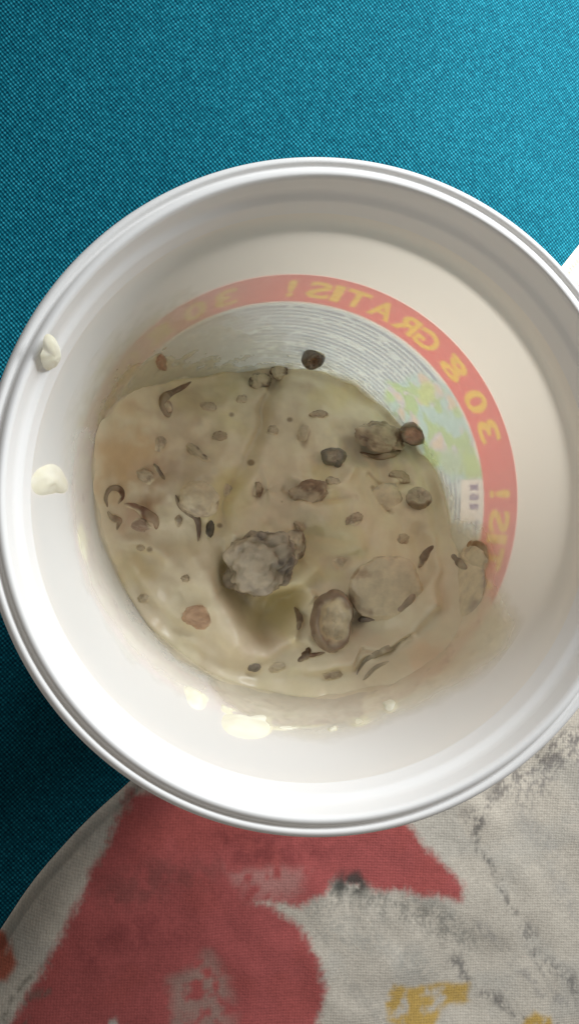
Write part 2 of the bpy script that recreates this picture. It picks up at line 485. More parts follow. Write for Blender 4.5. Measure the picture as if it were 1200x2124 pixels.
# ---- label wrapped round the outside; it shows through the milky wall, in mirror image
LZ1 = H - 3.684
bandB = [at_wall(*p)[2] for p in ((690, 622), (800, 690), (905, 780), (985, 930), (1008, 1050))]
LZB = float(np.mean(bandB))                         # bottom of the red band
LZ0 = 0.9
NT_, NZ_ = 1500, 190
th = np.linspace(0, 2 * math.pi, NT_, endpoint=False)
zz = np.linspace(LZ1, LZ0, NZ_)
TH, ZZ = np.meshgrid(th, zz, indexing='ij')
RW = wall_r(ZZ) + 0.02
LX, LY = np.cos(TH) * RW, np.sin(TH) * RW
L = np.empty(TH.shape + (3,)); L[:] = (0.72, 0.86, 0.95)
bm_ = ZZ > LZB
L[bm_] = (0.90, 0.13, 0.15)
L[np.abs(ZZ - LZB + 0.06) < 0.06] = (0.93, 0.94, 0.94)
# lettering: glyph outlines rasterised onto the sheet (reads 30% GRATIS ! from outside)
letters = [('!', 603, 601), ('S', 664, 597), ('I', 702, 605), ('T', 742, 617), ('A', 796, 640), ('R', 846, 668), ('G', 889, 703),
           ('g', 941, 765), ('0', 986, 833), ('3', 1015, 893)]
def glyph(ch):
    cu = bpy.data.curves.new('glyph', 'FONT')
    cu.body = ch; cu.size = 1.0; cu.offset = 0.028; cu.resolution_u = 4
    ob = bpy.data.objects.new('glyph', cu); col.objects.link(ob)
    dg = bpy.context.evaluated_depsgraph_get()
    me = bpy.data.meshes.new_from_object(ob.evaluated_get(dg))
    me.calc_loop_triangles()
    v = np.array([x.co[:2] for x in me.vertices]); t = np.array([x.vertices[:] for x in me.loop_triangles])
    bpy.data.objects.remove(ob); bpy.data.meshes.remove(me); bpy.data.curves.remove(cu)
    v = v - (v.min(0) + v.max(0)) / 2
    return v[t], v.max(0) - v.min(0)
MID = (LZ1 + LZB) / 2 - 0.02
LH = (LZ1 - LZB) * 0.62
letter_mask = np.zeros(TH.shape, bool)
RMID = float(wall_r(MID))
for ch, px, py in letters:
    tris, sz = glyph(ch)
    p = at_wall(px, py)
    t0 = math.atan2(p[1], p[0])
    sy = LH / sz[1]
    wdt = {'!': 0.20, 'I': 0.22, 'g': 0.66, 'T': 0.55, 'S': 0.55, '3': 0.55, '0': 0.58}.get(ch, 0.60)
    sx = wdt / sz[0]
    for q in range(4):
        tt = t0 + q * math.pi / 2
        a = (TH - tt + math.pi) % (2 * math.pi) - math.pi
        ii = np.where(np.abs(a[:, 0]) < 0.13)[0]
        jj = np.where(np.abs(zz - MID) < LH * 0.6)[0]
        ix = np.ix_(ii, jj)
        gx_, gy_ = a[ix] * RMID / sx, (ZZ[ix] - MID) / sy
        m_ = np.zeros(gx_.shape, bool)
        for A, B, Cc in tris:
            d = (B[1] - Cc[1]) * (A[0] - Cc[0]) + (Cc[0] - B[0]) * (A[1] - Cc[1])
            if abs(d) < 1e-12: continue
            l1 = ((B[1] - Cc[1]) * (gx_ - Cc[0]) + (Cc[0] - B[0]) * (gy_ - Cc[1])) / d
            l2 = ((Cc[1] - A[1]) * (gx_ - Cc[0]) + (A[0] - Cc[0]) * (gy_ - Cc[1])) / d
            m_ |= (l1 >= 0) & (l2 >= 0) & (l1 + l2 <= 1)
        letter_mask[ix] |= m_
L[letter_mask] = (1.0, 0.66, 0.04)
# lower panel: rows of fine print, a blue-green picture, a code box
lpx, lpy = project(np.stack([LX, LY, ZZ], -1))
rows = (LZB - 0.28 - ZZ) / 0.23
ri = np.floor(rows); rf = rows - ri
dash = noise(TH * 26 + ri * 7.3, ri * 3.7, 1.5) + 0.5 * noise(TH * 90 + ri * 3.1, ri * 9.1, 4.5)
fine = (rows > 0) & (rf < 0.5) & (dash > -0.42) & (ri < 40)
cols_ok = noise(TH * 5.0, 0.5, 8.5) > -0.55
fine &= cols_ok
L[fine] = (0.34, 0.44, 0.60)
nzp = fbm(TH * 7, ZZ * 1.3, 3.0, 4); nzq = fbm(TH * 11 + 5, ZZ * 2.2, 7.0, 3)
pic_poly = [(800, 790), (880, 770), (925, 800), (965, 870), (992, 930), (1006, 990), (985, 1000), (930, 985), (880, 945), (850, 900), (815, 850)]
def pic(px, py):
    a = sstep(8, -8, poly_sdf(px + 10 * nzp, py + 10 * nzq, pic_poly))[..., None]
    base = np.empty_like(L); base[:] = (0.38, 0.72, 0.80)
    t1 = sstep(0.05, 0.35, nzp)[..., None]; base[:] = base * (1 - t1) + np.array((0.36, 0.66, 0.22)) * t1
    t2 = sstep(0.1, 0.45, nzq)[..., None]; base[:] = base * (1 - t2) + np.array((0.62, 0.62, 0.80)) * t2
    t3 = sstep(0.45, 0.6, nzq - nzp * 0.5)[..., None] * 0.7; base[:] = base * (1 - t3) + np.array((0.85, 0.62, 0.42)) * t3
    for cx_, cy_, r_, c_ in ((888, 815, 22, (0.55, 0.74, 0.16)), (985, 968, 30, (0.45, 0.74, 0.18)), (950, 850, 12, (0.40, 0.70, 0.3)), (935, 960, 24, (0.40, 0.66, 0.50))):
        tq = sstep(r_ * 1.3, r_ * 0.6, np.hypot(px - cx_ + 8 * nzq, py - cy_ + 8 * nzp))[..., None]
        base[:] = base * (1 - tq) + np.array(c_) * tq
    base[:] = base * 0.68 + np.array((0.72, 0.80, 0.80)) * 0.32
    k = (~bm_)[..., None] * a
    L[:] = L * (1 - k) + base * k
pic(lpx, lpy)
box = (poly_sdf(lpx, lpy, [(958, 995), (1004, 995), (1006, 1078), (955, 1085)]) < 0) & ~bm_
L[box] = (0.95, 0.95, 0.97)
for y0 in (1008, 1028, 1048):
    L[box & (np.abs(lpy - y0 - 3) < 6) & (np.abs(lpx - 984) < 9) & (noise(TH * 200, ZZ * 9, 2.0) > -0.5)] = (0.22, 0.16, 0.42)
V = np.stack([LX, LY, ZZ], -1).reshape(-1, 3)
label = mesh_obj('label', V, grid_faces(NT_, NZ_, True), mat_label(), tub, colors=L.reshape(-1, 3))
label['label'] = 'coral banded label showing mirrored through the milky wall'

# ================================================================== SAUCE
edge_px = [(600, 768), (500, 774), (420, 788), (340, 800), (270, 815), (220, 870), (199, 950), (200, 1040), (225, 1140), (268, 1225), (340, 1325), (430, 1392),
           (530, 1425), (640, 1440), (760, 1425), (870, 1378), (945, 1300), (962, 1210), (935, 1130), (912, 1060), (898, 995), (862, 930), (800, 862), (735, 808), (670, 780)]
ep = np.array([at_wall(*p) for p in edge_px])
eth = np.arctan2(ep[:, 1], ep[:, 0]); o_ = np.argsort(eth); eth, ezz = eth[o_], ep[o_, 2]
# plane through the edge
A_ = np.c_[ep[:, :2], np.ones(len(ep))]
PL = np.linalg.lstsq(A_, ep[:, 2], rcond=None)[0]
def edge_z(t):
    dense_t = np.linspace(-math.pi, math.pi, 181)
    dz = np.interp(dense_t, eth, ezz, period=2 * math.pi)
    kern = np.exp(-np.linspace(-2, 2, 9) ** 2); kern /= kern.sum()
    dz = np.convolve(np.r_[dz[-5:-1], dz, dz[1:5]], kern, 'valid')
    return np.interp(t, dense_t, dz, period=2 * math.pi)
def base_z(x, y):
    x = np.asarray(x, float); y = np.asarray(y, float)
    r = np.hypot(x, y); t = np.arctan2(y, x)
    pz = PL[0] * x + PL[1] * y + PL[2]
    ez = edge_z(t); re = wall_r(ez)
    pe = PL[0] * np.cos(t) * re + PL[1] * np.sin(t) * re + PL[2]
    fr = np.clip(r / re, 0, 1.1)
    return pz + (ez - pe) * fr ** 3 - 0.18 * (1 - fr ** 2)
def hit(px, py, zf, it=24):
    z = PL[2]
    for _ in range(it):
        P = at_z(px, py, z)
        z = z + 0.7 * (float(zf(P[0], P[1])) - z)
    return at_z(px, py, z)
def path_xy(pts):
    return np.array([hit(p[0], p[1], base_z)[:2] for p in pts])
feats = [  # (pixels, amplitude, width) ridges and furrows of the stirred cream
    ([(578, 790), (545, 865), (522, 930), (487, 1000), (460, 1060), (450, 1120), (462, 1175)], -0.24, 0.17),
    ([(600, 800), (565, 880), (540, 940), (510, 1005), (485, 1065), (480, 1110)], 0.18, 0.26),
    ([(482, 1200), (512, 1258), (556, 1290), (606, 1272)], -1.3, 0.42),
    ([(560, 1255), (610, 1250)], -0.55, 0.22),
    ([(405, 1150), (440, 1240), (485, 1320), (535, 1350)], 0.30, 0.34),
    ([(795, 1215)], 0.25, 0.7), ([(684, 1288)], 0.2, 0.5), ([(545, 1150)], 0.25, 0.5), ([(412, 1036)], 0.25, 0.45), ([(785, 905)], 0.2, 0.5), ([(866, 1036)], 0.12, 0.35),
    ([(330, 1200), (400, 1280), (470, 1340)], 0.10, 0.75),
    ([(700, 1040), (760, 1120)], 0.38, 1.0),
    ([(680, 850), (760, 880)], 0.22, 0.5),
    ([(400, 880), (300, 950)], -0.15, 0.7),
    ([(330, 1010), (400, 1000), (460, 980)], 0.16, 0.2),
    ([(555, 1350), (600, 1335), (640, 1325)], 0.28, 0.22),
    ([(640, 1390), (740, 1375), (840, 1320), (890, 1250)], 0.26, 0.20),
    ([(745, 1395), (770, 1360), (810, 1350), (850, 1318)], -0.16, 0.07),
    ([(740, 1380), (760, 1345), (790, 1345)], -0.13, 0.06),
    ([(600, 985), (640, 1010), (700, 1005), (730, 970)], 0.20, 0.14),
    ([(590, 1015), (650, 1035), (720, 1025)], -0.12, 0.09),
    ([(760, 985), (800, 1010), (850, 1000)], -0.14, 0.08),
    ([(770, 1010), (780, 1040), (800, 1060)], -0.12, 0.07),
    ([(520, 890), (500, 960)], 0.10, 0.15),
    ([(235, 1120), (300, 1130), (350, 1160)], 0.14, 0.2),
    ([(250, 1010), (300, 1050)], -0.12, 0.15),
    ([(640, 1185), (600, 1235)], 0.22, 0.25),
    ([(640, 1240), (620, 1290), (612, 1320)], 0.35, 0.12),
    ([(890, 1250), (905, 1180), (900, 1120)], 0.24, 0.18),
    ([(430, 830), (480, 800)], -0.12, 0.2),
    ([(590, 1130), (650, 1110), (700, 1120)], -0.10, 0.12),
    ([(700, 1170), (740, 1150)], -0.12, 0.12),
    ([(260, 880), (230, 960), (235, 1010)], 0.12, 0.2),
]
feats_xy = [(path_xy(p), a, w_) for p, a, w_ in feats]
def sauce_z(x, y):
    x = np.asarray(x, float); y = np.asarray(y, float)
    z = base_z(x, y)
    wx_ = x + 0.10 * fbm(x * 1.4, y * 1.4, 1.0, 2); wy_ = y + 0.10 * fbm(x * 1.4, y * 1.4, 6.0, 2)
    r = np.hypot(x, y)
    inn = sstep(1.0, 0.86, r / wall_r(z))
    for pts, a, w_ in feats_xy:
        d = seg_dist(wx_, wy_, pts)
        z = z + a * np.exp(-(d / w_) ** 2) * (0.35 + 0.65 * inn)
    th_ = np.arctan2(y - 0.3, x + 0.4); rs_ = np.hypot(x + 0.4, y - 0.3)
    swirl = fbm(np.cos(th_) * 0.9 + 4, np.sin(th_) * 0.9, rs_ * 1.5 + 0.5 * np.cos(th_), 2)      # folds left by the spoon
    z = z + (0.20 * fbm(x * 0.8, y * 0.8, 2.0, 3) + 0.16 * swirl + 0.055 * fbm(x * 2.0, y * 2.0, 5.0, 2) + 0.004 * fbm(x * 8, y * 8, 9.0, 2)) * (0.3 + 0.7 * inn)
    # soft meniscus against the wall
    return z + 0.26 * sstep(0.90, 1.0, r / wall_r(z)) ** 2 + 0.20 * fbm(np.cos(np.arctan2(y, x)) * 5, np.sin(np.arctan2(y, x)) * 5, 4.0, 3) * sstep(0.9, 1, r / wall_r(z))

_lg = np.linspace(-5.4, 5.4, 420)
_lx, _ly = np.meshgrid(_lg, _lg, indexing='ij')
_lut = sauce_z(_lx, _ly)
def sz_fast(x, y):
    u = np.clip((np.asarray(x, float) + 5.4) / 10.8 * 419, 0, 418.999); v = np.clip((np.asarray(y, float) + 5.4) / 10.8 * 419, 0, 418.999)
    i, j = u.astype(int), v.astype(int); a, b = u - i, v - j
    return (_lut[i, j] * (1 - a) + _lut[i + 1, j] * a) * (1 - b) + (_lut[i, j + 1] * (1 - a) + _lut[i + 1, j + 1] * a) * b

nr, nt_ = 230, 560
fr = np.linspace(0.004, 1.0, nr)
tt = np.linspace(0, 2 * math.pi, nt_, endpoint=False)
TT, FR = np.meshgrid(tt, fr, indexing='ij')
rad = FR * wall_r(edge_z(TT))
for _ in range(4):
    sz_ = sauce_z(rad * np.cos(TT), rad * np.sin(TT))
    rad = FR * (wall_r(sz_) - 0.012)
SX, SY = rad * np.cos(TT), rad * np.sin(TT)
SZ = sauce_z(SX, SY)
spx, spy = project(np.stack([SX, SY, SZ], -1))
SC = np.empty(SX.shape + (3,)); SC[:] = (0.88, 0.80, 0.59)
def stint(c, a):
    a = np.clip(a, 0, 1)[..., None]; SC[:] = SC * (1 - a) + np.array(c) * a
s1 = fbm(SX * 0.8, SY * 0.8, 4.0, 3); s2 = fbm(SX * 2.6, SY * 2.6, 8.0, 3)
stint((0.75, 0.62, 0.46), 0.35 * sstep(0, 0.6, s1))
stint((0.83, 0.75, 0.41), 0.5 * sstep(0.1, 0.7, -s1))
def smudge(cx_, cy_, rx, ry, c, a):
    d = np.hypot((spx - cx_) / rx, (spy - cy_) / ry) + 0.35 * s2
    stint(c, a * sstep(1.1, 0.3, d))
smudge(275, 950, 85, 110, (0.70, 0.47, 0.24), 0.65)
smudge(280, 1075, 60, 40, (0.65, 0.44, 0.30), 0.6)
smudge(380, 860, 90, 80, (0.58, 0.47, 0.33), 0.6)
smudge(330, 990, 60, 60, (0.58, 0.47, 0.35), 0.5)
smudge(400, 1000, 60, 60, (0.62, 0.55, 0.45), 0.5)
smudge(770, 930, 110, 45, (0.50, 0.47, 0.36), 0.65)
smudge(690, 820, 70, 30, (0.88, 0.78, 0.45), 0.6)
smudge(560, 1345, 70, 45, (0.85, 0.72, 0.55), 0.7)
smudge(890, 1370, 70, 60, (0.83, 0.60, 0.41), 0.6)
smudge(280, 1180, 60, 60, (0.83, 0.72, 0.43), 0.6)
smudge(540, 860, 60, 90, (0.65, 0.55, 0.39), 0.5)
smudge(700, 1170, 40, 25, (0.62, 0.51, 0.36), 0.6)
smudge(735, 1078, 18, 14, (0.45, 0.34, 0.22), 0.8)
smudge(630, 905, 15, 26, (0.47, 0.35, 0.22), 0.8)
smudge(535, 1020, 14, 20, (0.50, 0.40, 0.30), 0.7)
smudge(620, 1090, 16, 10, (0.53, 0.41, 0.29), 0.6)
smudge(640, 1020, 50, 25, (0.75, 0.66, 0.54), 0.6)
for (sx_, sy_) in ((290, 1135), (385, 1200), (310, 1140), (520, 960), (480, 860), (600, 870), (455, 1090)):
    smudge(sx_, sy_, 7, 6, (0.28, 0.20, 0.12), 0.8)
V = np.stack([SX, SY, SZ], -1).reshape(-1, 3)
F = grid_faces(nt_, nr, True)
V = np.vstack([V, [[0, 0, float(sauce_z(0.0, 0.0))]]])
cap = np.stack([np.full(nt_, len(V) - 1), np.arange(nt_) * nr, ((np.arange(nt_) + 1) % nt_) * nr], -1)
sauce = mesh_obj('mushroom_salad_sauce', V, [F, cap], MAT_SAUCE, colors=np.vstack([SC.reshape(-1, 3), SC[0, :1]]))
tag(sauce, 'khaki beige creamy sauce pooled in the bottom of the tub', 'sauce')

# ---- thin film of sauce left on the wall above the pool
NTf, NZf = 720, 150
th = np.linspace(0, 2 * math.pi, NTf, endpoint=False)
fv = np.linspace(0, 1, NZf)
TF, FV = np.meshgrid(th, fv, indexing='ij')
Z0 = edge_z(TF) - 0.25
ZF = Z0 + FV * (H - 2.2 - Z0)
fa = fbm(np.cos(TF) * 5, np.sin(TF) * 5, ZF * 1.0, 4)
fb = fbm(np.cos(TF) * 14, np.sin(TF) * 14, ZF * 2.5, 3)
RFm = wall_r(ZF) - 0.02
fpx, fpy = project(np.stack([np.cos(TF) * RFm, np.sin(TF) * RFm, ZF], -1))
AL = np.zeros(TF.shape); FC = np.empty(TF.shape + (3,)); FC[:] = (0.72, 0.64, 0.46)
def film(poly, amax, soft, c, ragged=18):
    s_ = poly_sdf(fpx + ragged * fa, fpy + ragged * fb, poly)
    a = np.minimum(amax, amax * sstep(soft, -soft, s_) * (1.15 + 0.3 * fb))
    k_ = sstep(0.0, 0.4, a / max(amax, 1e-6))[..., None]
    FC[:] = FC * (1 - k_) + np.array(c) * k_
    np.maximum(AL, a, out=AL)
film([(150, 960), (165, 850), (215, 760), (300, 680), (400, 640), (500, 680), (640, 740), (700, 790), (600, 840), (300, 900), (200, 1000)], 0.30, 45, (0.80, 0.72, 0.48))
film([(200, 960), (205, 850), (260, 775), (350, 735), (480, 750), (620, 755), (600, 800), (300, 850), (200, 1000)], 0.62, 24, (0.76, 0.67, 0.42))
film([(640, 745), (720, 785), (800, 840), (860, 905), (905, 960), (930, 1040), (935, 1110), (900, 1110), (880, 1000), (800, 880), (680, 790)], 0.50, 12, (0.80, 0.76, 0.62), 8)
film([(150, 900), (195, 900), (215, 1100), (290, 1290), (430, 1420), (400, 1450), (280, 1360), (190, 1230), (152, 1080)], 0.38, 18, (0.90, 0.88, 0.79), 12)
film([(905, 1080), (990, 1105), (1020, 1150), (1012, 1215), (1030, 1250), (1056, 1290), (1040, 1345), (960, 1395), (860, 1450), (760, 1490), (660, 1508), (560, 1500), (470, 1450), (440, 1400), (640, 1400), (880, 1300)], 0.88, 38, (0.91, 0.85, 0.68), 9)
film([(430, 1400), (540, 1425), (660, 1440), (760, 1430), (730, 1500), (640, 1512), (540, 1500), (460, 1450)], 0.8, 18, (0.78, 0.73, 0.60), 10)
# a ragged fringe all round, thickest where the pool touches the wall
fr_ = np.exp(-np.clip(ZF - edge_z(TF) - 0.25 - 0.25 * fa, 0, 9) / (0.30 + 0.16 * fb)) * 0.9
fc_ = (fr_ > AL)[..., None]
FC[:] = np.where(fc_, np.array((0.90, 0.83, 0.65)), FC)
AL = np.maximum(AL, np.where(fr_ > 0.03, fr_, 0))
kk = np.exp(-(np.hypot((fpx - 890) / 95, (fpy - 1385) / 40)) ** 2)[..., None] * 0.3
FC[:] = FC * (1 - kk) + np.array((0.74, 0.46, 0.28)) * kk
kk = np.exp(-(np.hypot((fpx - 1010) / 25, (fpy - 1150) / 50)) ** 2)[..., None] * 0.55
FC[:] = FC * (1 - kk) + np.array((0.55, 0.28, 0.10)) * kk
AL = np.clip(AL, 0, 1)
off = 0.012 + 0.05 * AL ** 2 + 0.03 * AL * np.clip(fb, -0.5, 1)
RF = wall_r(ZF) - off
V = np.stack([np.cos(TF) * RF, np.sin(TF) * RF, ZF], -1).reshape(-1, 3)
F = grid_faces(NTf, NZf, True)
F = F[AL.ravel()[F].max(1) > 0.01]
used = np.zeros(len(V), bool); used[F.ravel()] = True
remap = np.cumsum(used) - 1
filmo = mesh_obj('sauce_film', V[used], remap[F], MAT_FILM, colors=FC.reshape(-1, 3)[used], alpha=AL.ravel()[used])
tag(filmo, 'thin smeared film of sauce clinging to the wall above the pool', 'sauce')

# ================================================================== MUSHROOM PIECES
import bmesh
def ico(sub):
    b = bmesh.new(); bmesh.ops.create_icosphere(b, subdivisions=sub, radius=1.0)
    b.verts.ensure_lookup_table()
    V = np.array([v.co[:] for v in b.verts]); F = np.array([[v.index for v in f.verts] for f in b.faces])
    b.free(); return V, F
ICO4 = ico(5)

def frame_at(P, on_wall):
    """local axes: x = picture right, y = picture up, z = surface normal"""
    if on_wall:
        t = math.atan2(P[1], P[0])
        nrm = np.array([-math.cos(t), -math.sin(t), -WSL * 0 + 0.134]); nrm /= np.linalg.norm(nrm)
        up = np.array([0, 0, 1.0]); ex = np.cross(up, nrm); ex /= np.linalg.norm(ex); ey = np.cross(nrm, ex)
    else:
        e = 0.15
        gx_ = (float(sz_fast(P[0] + e, P[1])) - float(sz_fast(P[0] - e, P[1]))) / (2 * e)
        gy_ = (float(sz_fast(P[0], P[1] + e)) - float(sz_fast(P[0], P[1] - e))) / (2 * e)
        nrm = np.array([-gx_ * 0.5, -gy_ * 0.5, 1.0]); nrm /= np.linalg.norm(nrm)
        ex = np.array([1.0, 0, 0]) - nrm[0] * nrm; ex /= np.linalg.norm(ex); ey = np.cross(nrm, ex)
    return ex, ey, nrm

PXCM = lambda P: FPX / float(-((P - CAM) @ R)[2])          # pixels per cm at P

def spin(v, deg):
    a = math.radians(deg); c, s = math.cos(a), math.sin(a)
    return np.stack([v[:, 0] * c - v[:, 1] * s, v[:, 0] * s + v[:, 1] * c, v[:, 2]], -1)

def wall_map(V, P, axes, k):
    """stretch a flat shape so that it lies along the wall yet covers the same patch when looked down on"""
    ex, ey, ez = axes; h = 0.05
    p0 = np.array(project(P)); jx = (np.array(project(P + ex * h)) - p0) / h; jy = (np.array(project(P + ey * h)) - p0) / h
    J = np.linalg.inv(np.array([[jx[0], jy[0]], [jx[1], jy[1]]]))
    d = np.stack([V[:, 0] * k, -V[:, 1] * k])
    uv = J @ d
    return np.stack([uv[0], uv[1], V[:, 2]], -1)

def finish(name, Vl, F, P, axes, colors, label, cat='mushroom', group='mushroom pieces in the salad', mat=None, coat=0.85, wallp_=False):
    ex, ey, ez = axes
    Vw = Vl[:, :1] * ex + Vl[:, 1:2] * ey + Vl[:, 2:3] * ez
    if mat is None and coat > 0:                          # cream laps over the lower flanks and in patches
        Q = Vw + P
        if wallp_: dz = wall_r(Q[:, 2]) - np.hypot(Q[:, 0], Q[:, 1])
        else: dz = Q[:, 2] - sz_fast(Q[:, 0], Q[:, 1])
        nn_ = fbm(Q[:, 0] * 3.2, Q[:, 1] * 3.2, Q[:, 2] * 3.2, 3)
        lz = (Vl[:, 2] - Vl[:, 2].min()) / (np.ptp(Vl[:, 2]) + 1e-9)
        ct = sstep(0.05, -0.01, dz + 0.05 * nn_) + coat * sstep(0.50, 0.85, lz + 0.40 * nn_)
        ct = np.clip(ct, 0, 1)[:, None] * 0.93
        colors = np.asarray(colors) * (1 - ct) + np.array((0.83, 0.73, 0.51)) * ct
    o = mesh_obj(name, Vw, F, mat or MAT_MUSH, colors=colors)
    o.location = Vector((P * S).tolist())
    return tag(o, label, cat, group)

def lump(label, px, py, wpx, hpx, deg, thick, c_hi, c_lo, seed, rough=0.12, sink=0.3, wall_=False, name='mushroom_piece', freq=1.6, mat=None, cat='mushroom', group='mushroom pieces in the salad', flat=1.0, coat=0.85, fine_=0.3):
    P = at_wall(px, py) if wall_ else hit(px, py, sz_fast)
    k = PXCM(P); V, F = ICO4
    if mat is None: thick = thick * 0.68
    V = V.copy()
    nz = fbm(V[:, 0] * freq + seed * 3.1, V[:, 1] * freq + seed, V[:, 2] * freq + 2, 4)
    nf = fbm(V[:, 0] * freq * 3 + seed, V[:, 1] * freq * 3, V[:, 2] * freq * 3, 3)
    V = V * (1 + rough * nz + rough * fine_ * nf)[:, None]
    V[:, 2] = np.sign(V[:, 2]) * np.abs(V[:, 2]) ** flat
    V = V * np.array([wpx / 2 / k, hpx / 2 / k, thick])
    V = spin(V, deg)
    if wall_: V = wall_map(V, P, frame_at(P, True), k)
    V[:, 2] += thick * (1 - 2 * sink) - (0.10 * thick if mat is None else 0)
    t = np.clip(0.5 + 0.55 * nz + 0.5 * nf, 0, 1)[:, None]
    cl = np.array(c_lo) * (1 - t) + np.array(c_hi) * t
    return finish(name, V, F, P, frame_at(P, wall_), cl, label, cat, group, mat, coat, wall_)

def button(label, px, py, wpx, hpx, deg, thick, c_rim, c_mid, seed, dip=0.55, rimw=0.25, sink=0.25, wall_=False, name='mushroom_slice', wob=0.08, tilt=0.0, arc=None):
    """a cut slice: raised darker skin round a paler, sunken middle"""
    P = at_wall(px, py) if wall_ else hit(px, py, sz_fast)
    k = PXCM(P); nu_, nv_ = 96, 40
    t = np.linspace(0, 2 * math.pi, nu_, endpoint=False)
    # profile from the centre of the top over the rim to the centre of the bottom
    s = np.linspace(0, 1, nv_)
    rr = np.where(s < 0.7, s / 0.7, 1 - 0.9 * (s - 0.7) / 0.3 * 0.6)
    rim_b = np.exp(-((rr - (1 - rimw)) / rimw) ** 2)
    zt_ = np.where(s < 0.7, (1 - dip) + dip * rim_b, 0)
    zt_ = np.where(s < 0.7, zt_ * np.sqrt(np.clip(1 - ((rr - (1 - rimw)) / rimw).clip(0, 1) ** 2, 0, 1)), -0.9 * np.sin((s - 0.7) / 0.3 * math.pi / 2))
    Tt, Rr = np.meshgrid(t, rr, indexing='ij'); Zt = np.broadcast_to(zt_, Tt.shape)
    o = 1 + wob * fbm(np.cos(Tt) * 1.3 + seed, np.sin(Tt) * 1.3, seed * 1.7, 3)
    x = Rr * np.cos(Tt) * o; y = Rr * np.sin(Tt) * o
    nz = fbm(x * 3 + seed, y * 3, Zt + seed, 3)
    z = Zt * thick * (1 + 0.25 * fbm(np.cos(Tt) * 1.1, np.sin(Tt) * 1.1, seed, 2)) + 0.12 * thick * nz
    V = np.stack([x * wpx / 2 / k, y * hpx / 2 / k, z], -1).reshape(-1, 3)
    V[:, 2] += tilt * V[:, 1]
    V = spin(V, deg)
    V[:, 2] += thick * (0.9 - 2 * sink)
    m_ = np.clip(sstep(1 - 2 * rimw, 1 - rimw * 0.9, Rr + 0.12 * nz), 0, 1)
    if arc is not None:                                   # skin shows only round part of the edge
        a0, a1 = arc
        dd = (np.degrees(Tt) - a0) % 360
        m_ = m_ * sstep(0, 25, dd) * sstep((a1 - a0) % 360 + 1e-3, max((a1 - a0) % 360 - 25, 0), dd)
    m_ = m_[..., None]
    cl = (np.array(c_mid) * (1 - m_) + np.array(c_rim) * m_) * (1 + 0.25 * nz[..., None])
    F = grid_faces(nu_, nv_, True)
    ax = frame_at(P, wall_)
    if wall_:                                             # perched on edge, face turned up
        nrm = ax[2] * 0.55 + np.array([0, 0, 0.85]); nrm /= np.linalg.norm(nrm)
        e1 = np.array([1.0, 0, 0]) - nrm[0] * nrm; e1 /= np.linalg.norm(e1)
        ax = (e1, np.cross(nrm, e1), nrm)
        V[:, 2] += thick * 0.3
    return finish(name, V, F, P, ax, np.clip(cl, 0.01, 1).reshape(-1, 3), label, coat=0.12, wallp_=wall_)

def sliver(label, pts, wpx, thick, c, seed, c2=None, wall_=False, name='mushroom_sliver', lift=0.05, blunt=0.35):
    """a bent strip lying in the cream"""
    pp = smooth_path(pts, 40)
    W = np.array([at_wall(*p) if wall_ else hit(p[0], p[1], sz_fast, 14) for p in pp])
    P = W.mean(0); k = PXCM(P)
    ex, ey, nz_ = frame_at(P, wall_)
    T = np.gradient(W, axis=0); T /= np.linalg.norm(T, axis=1)[:, None]
    B = np.cross(T, nz_); B /= np.linalg.norm(B, axis=1)[:, None]
    N = np.cross(B, T)
    s = np.linspace(0, 1, len(pp))
    tap = np.minimum(1, np.minimum(s, 1 - s) / blunt) ** 0.5
    tap = np.maximum(tap, 0.03) * (1 + 0.3 * noise(s * 7 + seed, seed * 1.1, 0.5))
    m = 20; a = np.linspace(0, 2 * math.pi, m, endpoint=False)
    V = (W[:, None] + B[:, None] * (np.cos(a)[None, :, None] * (wpx / 2 / k * tap)[:, None, None])
         + N[:, None] * ((np.sin(a)[None, :, None]) * (0.7 * thick * tap)[:, None, None] + lift * 0.55 - 0.012))
    nzv = noise(V[..., 0] * 6 + seed, V[..., 1] * 6, V[..., 2] * 6)
    V = V + N[:, None] * (0.02 * nzv)[..., None]
    c2 = c if c2 is None else c2
    t = np.clip(0.5 + 0.7 * nzv, 0, 1)[..., None]
    cl = np.array(c) * (1 - t) + np.array(c2) * t
    nn = len(pp)
    F = np.array([[i * m + j, i * m + (j + 1) % m, (i + 1) * m + (j + 1) % m, (i + 1) * m + j] for i in range(nn - 1) for j in range(m)])
    c0 = [np.array([[0] * 1 + [0]])]
    Vl = np.vstack([V.reshape(-1, 3), W[0], W[-1]])
    caps = np.array([[len(Vl) - 2, (j + 1) % m, j] for j in range(m)] + [[len(Vl) - 1, (nn - 1) * m + j, (nn - 1) * m + (j + 1) % m] for j in range(m)])
    cl = np.vstack([cl.reshape(-1, 3), cl[0, 0], cl[-1, 0]])
    return finish(name, Vl - P, [F[:, ::-1], caps], P, (np.array([1.0, 0, 0]), np.array([0, 1.0, 0]), np.array([0, 0, 1.0])), cl, label, coat=0.32, wallp_=wall_)

BR, DK, GY, PK, PALE, TAN = (0.20, 0.115, 0.065), (0.07, 0.042, 0.026), (0.42, 0.38, 0.34), (0.50, 0.29, 0.21), (0.62, 0.54, 0.42), (0.46, 0.33, 0.22)
